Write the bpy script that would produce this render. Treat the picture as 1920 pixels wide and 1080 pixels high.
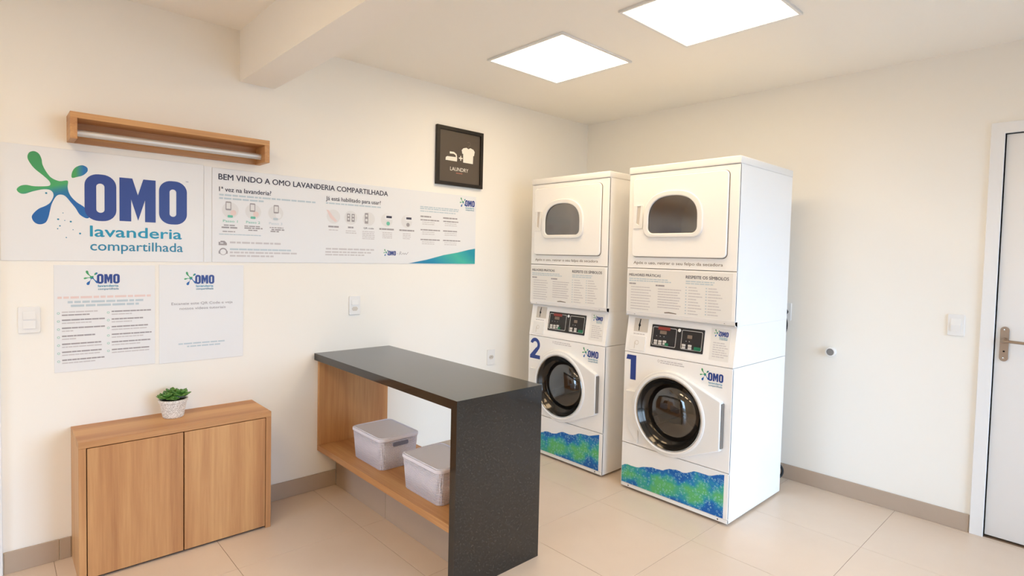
import bpy, bmesh, math, random
from mathutils import Vector, Matrix

for o in list(bpy.data.objects):
    bpy.data.objects.remove(o, do_unlink=True)
SC = bpy.context.scene
COL = SC.collection
PI = math.pi
H = 2.582            # ceiling height
XL, YB = -6.037, -4.8  # far ends of the room behind the camera

# ------------------------------------------------------------------ camera
def make_camera():
    yaw, pit, rol = -0.751410862664001, -0.03932824805970635, 0.02352551946689259
    f, ppx, ppy = 1056.5306174399582, 968.3935792807767, 520.763772420017
    cy, sy, cp, sp = math.cos(yaw), math.sin(yaw), math.cos(pit), math.sin(pit)
    fw = Vector((-sy * cp, cy * cp, sp)); rt = Vector((cy, sy, 0)); up = rt.cross(fw)
    c, s = math.cos(rol), math.sin(rol)
    r2 = rt * c + up * s; u2 = up * c - rt * s
    cam = bpy.data.cameras.new('camera')
    cam.sensor_fit = 'HORIZONTAL'; cam.sensor_width = 36
    cam.lens = f / 1920 * 36
    cam.shift_x = -(ppx - 960) / 1920
    cam.shift_y = (ppy - 540) / 1920
    cam.clip_start = 0.02
    o = bpy.data.objects.new('camera', cam); COL.objects.link(o)
    m = Matrix((r2, u2, -fw)).transposed().to_4x4()
    m.translation = Vector((-3.8332972959, -3.2314263825, 1.4287051054))
    o.matrix_world = m
    SC.camera = o
make_camera()

# ------------------------------------------------------------------ sky, daylight and exposure
SKY_STRENGTH = 12.0
SKY_COLOR = (0.52, 0.73, 1.0)
LAMP_STRENGTH = 10.0
LAMP_COLOR = (1.0, 0.765, 0.475)
w = bpy.data.worlds.new('sky'); SC.world = w; w.use_nodes = True
bg = w.node_tree.nodes['Background']
bg.inputs[0].default_value = (*SKY_COLOR, 1); bg.inputs[1].default_value = SKY_STRENGTH
WIN = (-2.75, -0.35, 0.05, 2.15)   # glazed opening in the wall behind the camera: x0, x1, z0, z1
WIN2 = (0.7, 1.6, 0.05, 1.90)      # glazed opening in the wall to the camera's left: distance from the sign wall, z0, z1
def portal(loc, rot, a, b):
    al = bpy.data.lights.new('window_portal', 'AREA'); al.shape = 'RECTANGLE'; al.size = a; al.size_y = b
    try: al.cycles.is_portal = True
    except Exception: al.energy = 0
    ao = bpy.data.objects.new('window_portal', al); COL.objects.link(ao); ao.location = loc; ao.rotation_euler = rot
portal(((WIN[0] + WIN[1]) / 2, YB - 0.125, (WIN[2] + WIN[3]) / 2), (PI / 2, 0, 0), WIN[1] - WIN[0], WIN[3] - WIN[2])          # looks along +y
portal((XL - 0.125, -(WIN2[0] + WIN2[1]) / 2, (WIN2[2] + WIN2[3]) / 2), (PI / 2, 0, -PI / 2), WIN2[1] - WIN2[0], WIN2[3] - WIN2[2])  # looks along +x
SC.view_settings.view_transform = 'Standard'
SC.view_settings.look = 'None'
SC.view_settings.gamma = 1.0
SC.view_settings.use_curve_mapping = False
SC.view_settings.exposure = 0.0
SC.cycles.diffuse_bounces = 8
SC.cycles.max_bounces = 14

# ------------------------------------------------------------------ materials
def srgb(r, g, b):
    return tuple((c / 255 / 12.92) if c / 255 <= 0.04045 else ((c / 255 + 0.055) / 1.055) ** 2.4 for c in (r, g, b))
M = {}
def mat(name, col, rough=0.5, metal=0.0, spec=0.5, emit=None, es=0.0, trans=0.0, ior=1.45, coat=0.0):
    m = bpy.data.materials.new(name); m.use_nodes = True
    b = m.node_tree.nodes['Principled BSDF']
    b.inputs['Base Color'].default_value = (*col, 1)
    b.inputs['Roughness'].default_value = rough
    b.inputs['Metallic'].default_value = metal
    b.inputs['Specular IOR Level'].default_value = spec
    b.inputs['IOR'].default_value = ior
    b.inputs['Transmission Weight'].default_value = trans
    b.inputs['Coat Weight'].default_value = coat
    if emit:
        b.inputs['Emission Color'].default_value = (*emit, 1); b.inputs['Emission Strength'].default_value = es
    M[name] = m
    return m
def nodes(m):
    t = m.node_tree
    return t, t.nodes, t.links, t.nodes['Principled BSDF']
def coords(t, scale=(1, 1, 1), kind='Object'):
    tc = t.nodes.new('ShaderNodeTexCoord'); mp = t.nodes.new('ShaderNodeMapping')
    mp.inputs['Scale'].default_value = scale
    t.links.new(tc.outputs[kind], mp.inputs[0])
    return mp.outputs[0]
def noise(t, vec, scale, detail=3, rough=0.5):
    n = t.nodes.new('ShaderNodeTexNoise')
    n.inputs['Scale'].default_value = scale; n.inputs['Detail'].default_value = detail; n.inputs['Roughness'].default_value = rough
    t.links.new(vec, n.inputs['Vector']); return n.outputs['Fac']
def ramp(t, fac, stops):
    r = t.nodes.new('ShaderNodeValToRGB')
    while len(r.color_ramp.elements) < len(stops): r.color_ramp.elements.new(0.5)
    for e, (p, c) in zip(r.color_ramp.elements, stops): e.position = p; e.color = (*c, 1)
    t.links.new(fac, r.inputs[0]); return r.outputs[0]
def bump(t, b, h, strength=0.1, dist=0.002):
    n = t.nodes.new('ShaderNodeBump'); n.inputs['Strength'].default_value = strength; n.inputs['Distance'].default_value = dist
    t.links.new(h, n.inputs['Height']); t.links.new(n.outputs[0], b.inputs['Normal'])

def paint(name, col):
    m = mat(name, col, 0.75, spec=0.25); t, n, l, b = nodes(m)
    f = noise(t, coords(t), 180, 4); bump(t, b, f, 0.08, 0.001)
paint('wall_paint', (0.885, 0.86, 0.805)); paint('ceiling_paint', (0.93, 0.90, 0.84))

def tile_mat(name, c1, c2, rough):
    m = mat(name, c1, rough, spec=0.5); t, n, l, b = nodes(m)
    tc = t.nodes.new('ShaderNodeNewGeometry')
    f = noise(t, tc.outputs['Position'], 2.2, 6, 0.6)
    l.new(ramp(t, f, [(0.3, c1), (0.7, c2)]), b.inputs['Base Color'])
tile_mat('floor_tile', srgb(216, 197, 178), srgb(222, 204, 186), 0.28)
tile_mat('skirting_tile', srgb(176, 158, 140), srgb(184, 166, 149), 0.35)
mat('seam_shade_grey', srgb(120, 108, 95), 0.7)  # painted shade for the seam around the dryer doors
mat('handle_grey', (0.24, 0.225, 0.21), 0.4, 0.6)
mat('paving', (0.22, 0.21, 0.20), 0.9)
mat('grout', srgb(150, 124, 98), 0.9)
mat('pale_grout', srgb(225, 218, 208), 0.9)

def wood(name, scale):
    m = mat(name, (0.5, 0.3, 0.15), 0.45, spec=0.4); t, n, l, b = nodes(m)
    tc = t.nodes.new('ShaderNodeTexCoord'); mp = t.nodes.new('ShaderNodeMapping')
    mp.inputs['Scale'].default_value = scale
    l.new(tc.outputs['Object'], mp.inputs[0])
    a = noise(t, mp.outputs[0], 1.0, 2, 0.5); c = noise(t, mp.outputs[0], 9.0, 5, 0.65)
    mx = t.nodes.new('ShaderNodeMath'); mx.operation = 'MULTIPLY_ADD'
    l.new(c, mx.inputs[0]); mx.inputs[1].default_value = 0.35
    m2 = t.nodes.new('ShaderNodeMath'); m2.operation = 'MULTIPLY'; l.new(a, m2.inputs[0]); m2.inputs[1].default_value = 0.65
    l.new(m2.outputs[0], mx.inputs[2])
    l.new(ramp(t, mx.outputs[0], [(0.30, srgb(166, 114, 73)), (0.48, srgb(190, 140, 93)), (0.62, srgb(206, 159, 108)), (0.75, srgb(182, 130, 85))]), b.inputs['Base Color'])
    bump(t, b, c, 0.08, 0.001)
wood('oak_vertical', (9, 9, 0.35)); wood('oak_along_x', (0.35, 9, 14)); wood('oak_along_y', (9, 0.35, 14))

m = mat('black_granite', (0.012, 0.012, 0.013), 0.10, spec=0.5, ior=1.65); t, n, l, b = nodes(m)
v = t.nodes.new('ShaderNodeTexVoronoi'); v.inputs['Scale'].default_value = 420
l.new(coords(t), v.inputs['Vector'])
f = noise(t, coords(t), 160, 3)
mm = t.nodes.new('ShaderNodeMath'); mm.operation = 'MULTIPLY'; l.new(v.outputs['Distance'], mm.inputs[0]); l.new(f, mm.inputs[1])
l.new(ramp(t, mm.outputs[0], [(0.0, (0.006, 0.006, 0.006)), (0.38, (0.012, 0.0115, 0.011)), (0.60, (0.06, 0.052, 0.045))]), b.inputs['Base Color'])

mat('white_enamel', (0.91, 0.90, 0.885), 0.32)
mat('white_lid', (0.85, 0.84, 0.82), 0.30)
mat('white_plastic', (0.82, 0.815, 0.80), 0.38)
mat('door_white', (0.83, 0.83, 0.83), 0.35)
mat('print_white', (0.79, 0.80, 0.815), 0.42)
mat('sheet_white', (0.80, 0.79, 0.765), 0.5)
mat('dark_gap', (0.006, 0.006, 0.006), 0.9)  # near-black that stands for shade in gaps and holes
mat('shade_brown', (0.03, 0.02, 0.015), 0.8)  # dark brown standing for shade inside and under the cabinet
mat('rubber', (0.015, 0.015, 0.016), 0.6)
mat('chrome', (0.62, 0.62, 0.62), 0.12, 1.0)
mat('brushed_steel', (0.55, 0.54, 0.53), 0.35, 1.0)
mat('aluminium', (0.70, 0.69, 0.67), 0.55, 0.7)
mat('handle_nickel', srgb(160, 142, 125), 0.35, 0.85)
mat('dark_ring', (0.05, 0.045, 0.04), 0.12, 0.75)
mat('drum_steel', (0.38, 0.35, 0.32), 0.35, 0.9)
mat('dryer_drum', (0.62, 0.57, 0.50), 0.5, 0.0)
mat('display_black', (0.018, 0.014, 0.012), 0.2)
mat('silver_line', (0.55, 0.53, 0.50), 0.3, 0.8)
mat('key_grey', (0.62, 0.60, 0.57), 0.4)
mat('key_green', srgb(20, 110, 75), 0.4)
mat('red_print', srgb(140, 48, 40), 0.4)
mat('plate_grey', srgb(205, 198, 188), 0.4)
mat('navy_print', srgb(42, 66, 140), 0.4)
mat('teal_print', srgb(20, 145, 180), 0.4)
mat('teal_dark_print', srgb(35, 130, 165), 0.4)
mat('charcoal_print', srgb(62, 62, 78), 0.5)
mat('grey_print', srgb(158, 154, 157), 0.5)
mat('pale_print', srgb(201, 198, 200), 0.5)
mat('blue_grey_print', srgb(188, 203, 211), 0.5)
mat('pink_print', srgb(228, 207, 203), 0.5)
mat('green_print', srgb(110, 190, 165), 0.5)
mat('pale_disc', srgb(222, 222, 222), 0.5)
mat('brown_print', srgb(120, 105, 92), 0.5)
mat('picture_black', srgb(30, 24, 18), 0.4)
mat('picture_ground', srgb(88, 78, 68), 0.35)
mat('picture_white', srgb(238, 234, 222), 0.5)
mat('picture_red', srgb(165, 110, 95), 0.5)
mat('bin_slot', srgb(125, 130, 155), 0.6)
mat('soil', (0.03, 0.02, 0.012), 0.95)
mat('diffuser', (0.9, 0.9, 0.9), 0.5, emit=LAMP_COLOR, es=LAMP_STRENGTH)

m = mat('bin_plastic', srgb(236, 238, 255), 0.45); t, n, l, b = nodes(m)
tcv = coords(t, (1, 1, 1))
wv = t.nodes.new('ShaderNodeTexWave'); wv.bands_direction = 'Z'; wv.inputs['Scale'].default_value = 42; l.new(tcv, wv.inputs[0])
wx_ = t.nodes.new('ShaderNodeTexWave'); wx_.bands_direction = 'X'; wx_.inputs['Scale'].default_value = 32; l.new(tcv, wx_.inputs[0])
wy_ = t.nodes.new('ShaderNodeTexWave'); wy_.bands_direction = 'Y'; wy_.inputs['Scale'].default_value = 32; l.new(tcv, wy_.inputs[0])
w2 = t.nodes.new('ShaderNodeMath'); w2.operation = 'ADD'; l.new(wx_.outputs['Fac'], w2.inputs[0]); l.new(wy_.outputs['Fac'], w2.inputs[1])
mx = t.nodes.new('ShaderNodeMath'); mx.operation = 'MULTIPLY'; l.new(wv.outputs['Fac'], mx.inputs[0]); l.new(w2.outputs[0], mx.inputs[1])
bump(t, b, mx.outputs[0], 0.9, 0.003)
mat('bin_lid_plastic', srgb(238, 239, 255), 0.42)

m = mat('speckled_ceramic', srgb(228, 222, 216), 0.6); t, n, l, b = nodes(m)
v = t.nodes.new('ShaderNodeTexVoronoi'); v.inputs['Scale'].default_value = 190; l.new(coords(t), v.inputs['Vector'])
l.new(ramp(t, v.outputs['Distance'], [(0.0, srgb(165, 155, 148)), (0.35, srgb(205, 198, 190)), (0.6, srgb(238, 234, 228))]), b.inputs['Base Color'])
bump(t, b, v.outputs['Distance'], 0.5, 0.002)

m = mat('succulent_leaf', (0.06, 0.16, 0.03), 0.45); t, n, l, b = nodes(m)
f = noise(t, coords(t), 60, 3)
l.new(ramp(t, f, [(0.3, srgb(58, 98, 34)), (0.55, srgb(92, 140, 60)), (0.75, srgb(140, 175, 105))]), b.inputs['Base Color'])

# blue and green print with bubble rings, for the strip at the foot of the washers
m = mat('bubble_print', (0.05, 0.3, 0.5), 0.4); t, n, l, b = nodes(m)
cv = coords(t, (1, 0.0, 1))
f = noise(t, cv, 6.5, 3, 0.55)
sep = t.nodes.new('ShaderNodeSeparateXYZ'); l.new(cv, sep.inputs[0])
tcu = t.nodes.new('ShaderNodeTexCoord'); su = t.nodes.new('ShaderNodeSeparateXYZ'); l.new(tcu.outputs['UV'], su.inputs[0])
def mth(op, a, b=None):
    q = t.nodes.new('ShaderNodeMath'); q.operation = op
    for k_, v_ in enumerate((a, b)):
        if v_ is None: continue
        if isinstance(v_, (int, float)): q.inputs[k_].default_value = v_
        else: l.new(v_, q.inputs[k_])
    return q.outputs[0]
band = mth('SUBTRACT', 0.24, mth('ABSOLUTE', mth('SUBTRACT', su.outputs[1], mth('ADD', 0.22, mth('MULTIPLY', su.outputs[0], 0.26)))))
mixf = mth('ADD', f, mth('MULTIPLY', band, 0.55))
base = ramp(t, mixf, [(0.42, srgb(10, 96, 178)), (0.50, srgb(24, 130, 186)), (0.57, srgb(58, 165, 152)), (0.68, srgb(92, 182, 112))])
v = t.nodes.new('ShaderNodeTexVoronoi'); v.inputs['Scale'].default_value = 62; v.inputs['Randomness'].default_value = 0.8; l.new(cv, v.inputs['Vector'])
ring = ramp(t, v.outputs['Distance'], [(0.24, (0, 0, 0)), (0.30, (1, 1, 1)), (0.36, (1, 1, 1)), (0.42, (0, 0, 0))])
mixn = t.nodes.new('ShaderNodeMixRGB'); l.new(base, mixn.inputs[1]); mixn.inputs[2].default_value = (*srgb(150, 210, 215), 1)
mf = t.nodes.new('ShaderNodeMath'); mf.operation = 'MULTIPLY'; mf.inputs[1].default_value = 0.6; l.new(ring, mf.inputs[0]); l.new(mf.outputs[0], mixn.inputs[0])
l.new(mixn.outputs[0], b.inputs['Base Color'])

# gradient prints
def grad(name, stops, vec):
    m = mat(name, (0.1, 0.4, 0.4), 0.4); t, n, l, b = nodes(m)
    tc = t.nodes.new('ShaderNodeTexCoord')
    d = t.nodes.new('ShaderNodeVectorMath'); d.operation = 'DOT_PRODUCT'; d.inputs[1].default_value = vec
    l.new(tc.outputs['UV'], d.inputs[0])
    l.new(ramp(t, d.outputs['Value'], stops), b.inputs['Base Color'])
grad('splash_print', [(0.16, srgb(24, 98, 170)), (0.34, srgb(28, 118, 160)), (0.46, srgb(70, 165, 100)), (0.95, srgb(62, 150, 92))], (-0.30, 1.1, 0))
grad('drop_print', [(0.25, srgb(70, 160, 90)), (0.75, srgb(30, 110, 175))], (1, 0, 0))
grad('wave_print', [(0.0, srgb(30, 120, 170)), (0.35, srgb(30, 140, 175)), (0.75, srgb(70, 185, 165)), (1.0, srgb(35, 150, 170))], (0.9, 0.25, 0))

def glass_mat(name, tint, clear, rough=0.03):
    """a pane: part of the light passes straight through with a tint, the rest is mirrored"""
    m = bpy.data.materials.new(name); m.use_nodes = True; t = m.node_tree
    t.nodes.remove(t.nodes['Principled BSDF']); out = t.nodes['Material Output']
    tr = t.nodes.new('ShaderNodeBsdfTransparent'); tr.inputs[0].default_value = (*tint, 1)
    gl = t.nodes.new('ShaderNodeBsdfGlossy'); gl.inputs['Roughness'].default_value = rough
    fr = t.nodes.new('ShaderNodeFresnel'); fr.inputs[0].default_value = 1.5
    ad = t.nodes.new('ShaderNodeMath'); ad.operation = 'ADD'; ad.inputs[1].default_value = clear; t.links.new(fr.outputs[0], ad.inputs[0])
    mx = t.nodes.new('ShaderNodeMixShader'); t.links.new(ad.outputs[0], mx.inputs[0]); t.links.new(tr.outputs[0], mx.inputs[1]); t.links.new(gl.outputs[0], mx.inputs[2])
    t.links.new(mx.outputs[0], out.inputs[0]); M[name] = m
glass_mat('window_glass', (0.97, 0.98, 0.98), 0.0)
glass_mat('washer_glass', (0.60, 0.55, 0.50), 0.10)
glass_mat('dryer_glass', (0.74, 0.66, 0.56), 0.17, 0.12)

# ------------------------------------------------------------------ geometry helpers
def link(name, me, m, parent=None, loc=None, rot=None):
    o = bpy.data.objects.new(name, me); COL.objects.link(o)
    if m is not None and not me.materials: me.materials.append(M[m])
    if parent is not None: o.parent = parent
    if loc: o.location = loc
    if rot: o.rotation_euler = rot
    return o
def thing(name, label, cat, loc=(0, 0, 0), rotz=0.0, group=None):
    o = bpy.data.objects.new(name, None); COL.objects.link(o); o.empty_display_size = 0.05
    o.location = loc; o.rotation_euler = (0, 0, rotz); o['label'] = label; o['category'] = cat
    if group: o['group'] = group
    return o
def tag(o, label, cat, group=None):
    o['label'] = label; o['category'] = cat
    if group: o['group'] = group
    return o
def struct(o, label=None):
    o['kind'] = 'structure'
    if label: o['label'] = label
    return o
def smooth(me, ang=40):
    for p in me.polygons: p.use_smooth = True
    me.set_sharp_from_angle(angle=math.radians(ang))
def from_bm(bm, name, sm=None):
    me = bpy.data.meshes.new(name); bm.normal_update(); bm.to_mesh(me); bm.free()
    if sm: smooth(me, sm)
    return me
def box_me(x0, x1, y0, y1, z0, z1, bev=0.0, seg=2, name='box', open_front=False):
    bm = bmesh.new(); bmesh.ops.create_cube(bm, size=1)
    for v in bm.verts:
        v.co = Vector((x0 if v.co.x < 0 else x1, y0 if v.co.y < 0 else y1, z0 if v.co.z < 0 else z1))
    if open_front:
        bm.normal_update()
        bmesh.ops.delete(bm, geom=[f for f in bm.faces if f.normal.y < -0.5], context='FACES_ONLY')
    elif bev > 0:
        bmesh.ops.bevel(bm, geom=bm.edges[:], offset=bev, segments=seg, affect='EDGES', profile=0.5, clamp_overlap=True)
    return from_bm(bm, name, 35 if bev > 0 else None)
def box(name, x0, x1, y0, y1, z0, z1, m, parent=None, bev=0.0, seg=2, **k):
    return link(name, box_me(x0, x1, y0, y1, z0, z1, bev, seg, name, **k), m, parent)
def curve_me(loops, th, bev=0.0, res=2, name='plate'):
    cu = bpy.data.curves.new(name, 'CURVE'); cu.dimensions = '2D'; cu.fill_mode = 'BOTH' if th > 0 else 'BACK'
    for lp in loops:
        s = cu.splines.new('POLY'); s.points.add(len(lp) - 1); s.use_cyclic_u = True
        for p, (a, b) in zip(s.points, lp): p.co = (a, b, 0, 1)
    if th > 0:
        cu.extrude = max(th / 2 - bev, 0.00005)
        if bev > 0: cu.bevel_depth = bev; cu.bevel_resolution = res; cu.offset = -bev
    o = bpy.data.objects.new(name, cu)
    me = bpy.data.meshes.new_from_object(o)
    bpy.data.objects.remove(o); bpy.data.curves.remove(cu)
    return me
def plate(name, loops, y_front, y_back, m, parent=None, bev=0.0, sm=30, res=2):
    """outline in the x-z plane (first loop, the others are holes), standing between y_front and y_back"""
    me = curve_me(loops, y_back - y_front, bev, res, name); me.name = name
    ym = (y_front + y_back) / 2
    me.transform(Matrix(((1, 0, 0, 0), (0, 0, -1, ym), (0, 1, 0, 0), (0, 0, 0, 1))))
    if sm: smooth(me, sm)
    return link(name, me, m, parent)
def flat(name, loops, y, m, parent=None):
    """flat print: an outline without thickness at y, facing -y"""
    me = curve_me(loops, 0, name=name); me.name = name
    me.transform(Matrix(((1, 0, 0, 0), (0, 0, -1, y), (0, 1, 0, 0), (0, 0, 0, 1))))
    bm = bmesh.new(); bm.from_mesh(me); bm.normal_update()
    rev = [f for f in bm.faces if f.normal.y > 0]
    if rev: bmesh.ops.reverse_faces(bm, faces=rev)
    for old in list(bm.loops.layers.uv.values()): bm.loops.layers.uv.remove(old)
    uv = bm.loops.layers.uv.new('print')
    xs_ = [v.co.x for v in bm.verts]; zs_ = [v.co.z for v in bm.verts]
    for f in bm.faces:
        for lp in f.loops:
            lp[uv].uv = ((lp.vert.co.x - min(xs_)) / (max(xs_) - min(xs_)), (lp.vert.co.z - min(zs_)) / (max(zs_) - min(zs_)))
    bm.to_mesh(me); bm.free()
    return link(name, me, m, parent)
def rect(x0, x1, z0, z1): return [(x0, z0), (x1, z0), (x1, z1), (x0, z1)]
def rrect(x0, x1, z0, z1, r, n=6):
    out = []
    for cx, cz, a0 in ((x1 - r, z0 + r, -90), (x1 - r, z1 - r, 0), (x0 + r, z1 - r, 90), (x0 + r, z0 + r, 180)):
        for i in range(n + 1):
            a = math.radians(a0 + 90 * i / n); out.append((cx + r * math.cos(a), cz + r * math.sin(a)))
    return out
def circ(cx, cz, r, n=48, rz=None):
    rz = rz or r
    return [(cx + r * math.cos(2 * PI * i / n), cz + rz * math.sin(2 * PI * i / n)) for i in range(n)]
def catmull(pts, sub=5):
    out = []; n = len(pts)
    for i in range(n):
        p0, p1, p2, p3 = (Vector(pts[(i + k) % n]) for k in (-1, 0, 1, 2))
        for j in range(sub):
            t = j / sub
            out.append(tuple(0.5 * ((2 * p1) + (p2 - p0) * t + (2 * p0 - 5 * p1 + 4 * p2 - p3) * t * t + (3 * p1 - p0 - 3 * p2 + p3) * t ** 3)))
    return out
def lathe_me(profile, seg=64, axis='y', name='lathe', center=(0, 0, 0), sm=35):
    """profile of (radius, distance along the axis)"""
    bm = bmesh.new(); rings = []
    for r, d in profile:
        ring = []
        k = 1 if r < 1e-6 else seg
        for i in range(k):
            a = 2 * PI * i / seg; c, s = r * math.cos(a), r * math.sin(a)
            co = (c, d, s) if axis == 'y' else (c, s, d) if axis == 'z' else (d, c, s)
            ring.append(bm.verts.new(Vector(co) + Vector(center)))
        rings.append(ring)
    for a, b in zip(rings, rings[1:]):
        for i in range(seg):
            j = (i + 1) % seg
            q = [a[i % len(a)], a[j % len(a)], b[j % len(b)], b[i % len(b)]]
            q = list(dict.fromkeys(q))
            if len(q) > 2: bm.faces.new(q)
    bmesh.ops.recalc_face_normals(bm, faces=bm.faces[:])
    return from_bm(bm, name, sm)
def lathe(name, profile, m, parent=None, seg=64, axis='y', center=(0, 0, 0), sm=35):
    return link(name, lathe_me(profile, seg, axis, name, center, sm), m, parent)
def tube(name, pts, r, m, parent=None, seg=12, sub=6, closed_ends=True):
    pts = [Vector(p) for p in pts]
    if sub > 1 and len(pts) > 2:
        ext = [pts[0] * 2 - pts[1]] + pts + [pts[-1] * 2 - pts[-2]]; dense = []
        for i in range(1, len(ext) - 2):
            p0, p1, p2, p3 = ext[i - 1:i + 3]
            for j in range(sub):
                t = j / sub
                dense.append(0.5 * ((2 * p1) + (p2 - p0) * t + (2 * p0 - 5 * p1 + 4 * p2 - p3) * t * t + (3 * p1 - p0 - 3 * p2 + p3) * t ** 3))
        dense.append(pts[-1]); pts = dense
    bm = bmesh.new(); rings = []; ref = None
    for i, p in enumerate(pts):
        d = (pts[min(i + 1, len(pts) - 1)] - pts[max(i - 1, 0)]).normalized()
        if ref is None: ref = d.orthogonal().normalized()
        ref = (ref - d * ref.dot(d)).normalized(); bi = d.cross(ref)
        rings.append([bm.verts.new(p + (ref * math.cos(2 * PI * k / seg) + bi * math.sin(2 * PI * k / seg)) * r) for k in range(seg)])
    for a, b in zip(rings, rings[1:]):
        for k in range(seg): bm.faces.new((a[k], a[(k + 1) % seg], b[(k + 1) % seg], b[k]))
    bm.faces.new(rings[0][::-1]); bm.faces.new(rings[-1])
    bmesh.ops.recalc_face_normals(bm, faces=bm.faces[:])
    return link(name, from_bm(bm, name, 50), m, parent)
def side_prism(name, prof, x0, x1, m, parent=None):
    """profile of (y, z) drawn out along x"""
    bm = bmesh.new()
    a = [bm.verts.new((x0, y, z)) for y, z in prof]; b = [bm.verts.new((x1, y, z)) for y, z in prof]; n = len(prof)
    bm.faces.new(a); bm.faces.new(b[::-1])
    for i in range(n): bm.faces.new((a[i], a[(i + 1) % n], b[(i + 1) % n], b[i]))
    bmesh.ops.recalc_face_normals(bm, faces=bm.faces[:])
    return link(name, from_bm(bm, name), m, parent)
def text(name, s, x0, z0, m, parent, width=None, height=None, y=-0.0006, bold=0.0, align='LEFT'):
    """one line of flat lettering, baseline at z0, squeezed to the given width and capital height"""
    cu = bpy.data.curves.new(name, 'FONT'); cu.body = s; cu.size = 1.0; cu.resolution_u = 3
    cu.fill_mode = 'FRONT'
    o = bpy.data.objects.new(name, cu); me = bpy.data.meshes.new_from_object(o)
    bpy.data.objects.remove(o); bpy.data.curves.remove(cu)
    xs = [v.co.x for v in me.vertices]; x_min, x_max = min(xs), max(xs)
    k = height / 0.70 if height else width / (x_max - x_min)
    kx = width / (x_max - x_min) if width else k
    if align == 'CENTER': x0 -= kx * (x_max - x_min) / 2
    for v in me.vertices: v.co = Vector(((v.co.x - x_min) * kx + x0, y, v.co.y * k + z0))
    me.name = name
    bm = bmesh.new(); bm.from_mesh(me)
    if bold > 0:   # heavier strokes: the same outline laid down again, slightly shifted
        src = bm.faces[:]; lift = 0.0
        for dx, dz in ((-1, 0), (1, 0), (0, 0.7), (0, -0.7)):
            g = bmesh.ops.duplicate(bm, geom=src); lift += 0.00006
            bmesh.ops.translate(bm, verts=[e for e in g['geom'] if isinstance(e, bmesh.types.BMVert)], vec=(dx * bold * k, -lift, dz * bold * k))
    bm.normal_update()
    rev = [f for f in bm.faces if f.normal.y > 0]
    if rev: bmesh.ops.reverse_faces(bm, faces=rev)
    bm.to_mesh(me); bm.free()
    return link(name, me, m, parent)
def print_lines(name, lines, m, parent, y=-0.0006, seed=1, gap=0.55):
    """rows of print too small to read: (x0, x1, z, height), each broken into word lengths"""
    rnd = random.Random(seed); V = []; F = []
    for x0, x1, z, h in lines:
        x = x0
        while x < x1 - h:
            ln = min(h * rnd.uniform(1.5, 5.5), x1 - x); i = len(V)
            V += [(x, y, z - h / 2), (x + ln, y, z - h / 2), (x + ln, y, z + h / 2), (x, y, z + h / 2)]; F.append((i, i + 1, i + 2, i + 3))
            x += ln + h * gap
    me = bpy.data.meshes.new(name); me.from_pydata(V, [], F); me.update()
    o = link(name, me, m, parent); o['kind'] = 'stuff'
    return o
def at(pairs, dx, dz): return [(a + dx, b + dz) for a, b in pairs]

# ------------------------------------------------------------------ the room
RB = -PI / 2     # things on or facing away from the right-hand wall
T = 0.12
DX0, DW, DH = -3.867, 0.82, 2.117       # doorway in the left-hand wall, mostly out of frame
o = plate('wall_left', [[(0.0, 0), (0.0, H), (XL, H), (XL, 0), (DX0 - DW, 0), (DX0 - DW, DH), (DX0, DH), (DX0, 0)]], 0, T, 'wall_paint', sm=None); struct(o)
# right-hand wall, local x runs away from the corner towards the camera
DB0, DB1 = 2.797, 3.62
o = plate('wall_right', [[(-T, 0), (DB0, 0), (DB0, DH), (DB1, DH), (DB1, 0), (-YB, 0), (-YB, H), (-T, H)]], 0, T, 'wall_paint', sm=None); o.rotation_euler = (0, 0, RB); struct(o)
o = plate('wall_rear', [rect(XL, T, 0, H), rect(*WIN)], YB - T, YB, 'wall_paint', sm=None); struct(o)
o = plate('wall_far_left', [rect(-T, -YB + T, 0, H), rect(*WIN2)], 0, T, 'wall_paint', sm=None); o.location = (XL - T, 0, 0); o.rotation_euler = (0, 0, RB); struct(o)
o = box('ground', -30, 20, -30, YB - T - 0.01, -0.3, -0.1, 'paving'); struct(o, 'unseen paved ground added outside the windows')  # unseen, added to dim the light from below the horizon
o = box('ground', -30, XL - T - 0.01, YB - T, 20, -0.3, -0.1, 'paving'); struct(o, 'unseen paved ground added outside the windows')  # likewise unseen, added to shape the daylight
o = box('ceiling', XL - T, T, YB - T, T, H, H + 0.12, 'ceiling_paint'); struct(o)
o = box('trim_1', -2.857, -2.676, YB, 0, 2.316, H, 'ceiling_paint'); struct(o, 'boxed beam running across the ceiling')

# floor of 60 cm tiles
fl = box('floor', XL - T, T, YB - T, T, -0.08, -0.0015, 'grout'); struct(fl)
cache = {}
xs = [0.0] + [-0.037 - 0.6 * i for i in range(11)]
ys = [-0.6 * i for i in range(9)]
for i in range(len(xs) - 1):
    for j in range(len(ys) - 1):
        wx, wy = xs[i] - xs[i + 1], ys[j] - ys[j + 1]; key = round(wx, 3)
        if key not in cache:
            cache[key] = box_me(-wx / 2 + 0.001, wx / 2 - 0.001, -wy / 2 + 0.001, wy / 2 - 0.001, -0.008, 0, 0.0006, 1, 'tile')
        link('tile', cache[key], 'floor_tile', fl, ((xs[i] + xs[i + 1]) / 2, (ys[j] + ys[j + 1]) / 2, 0))

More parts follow.
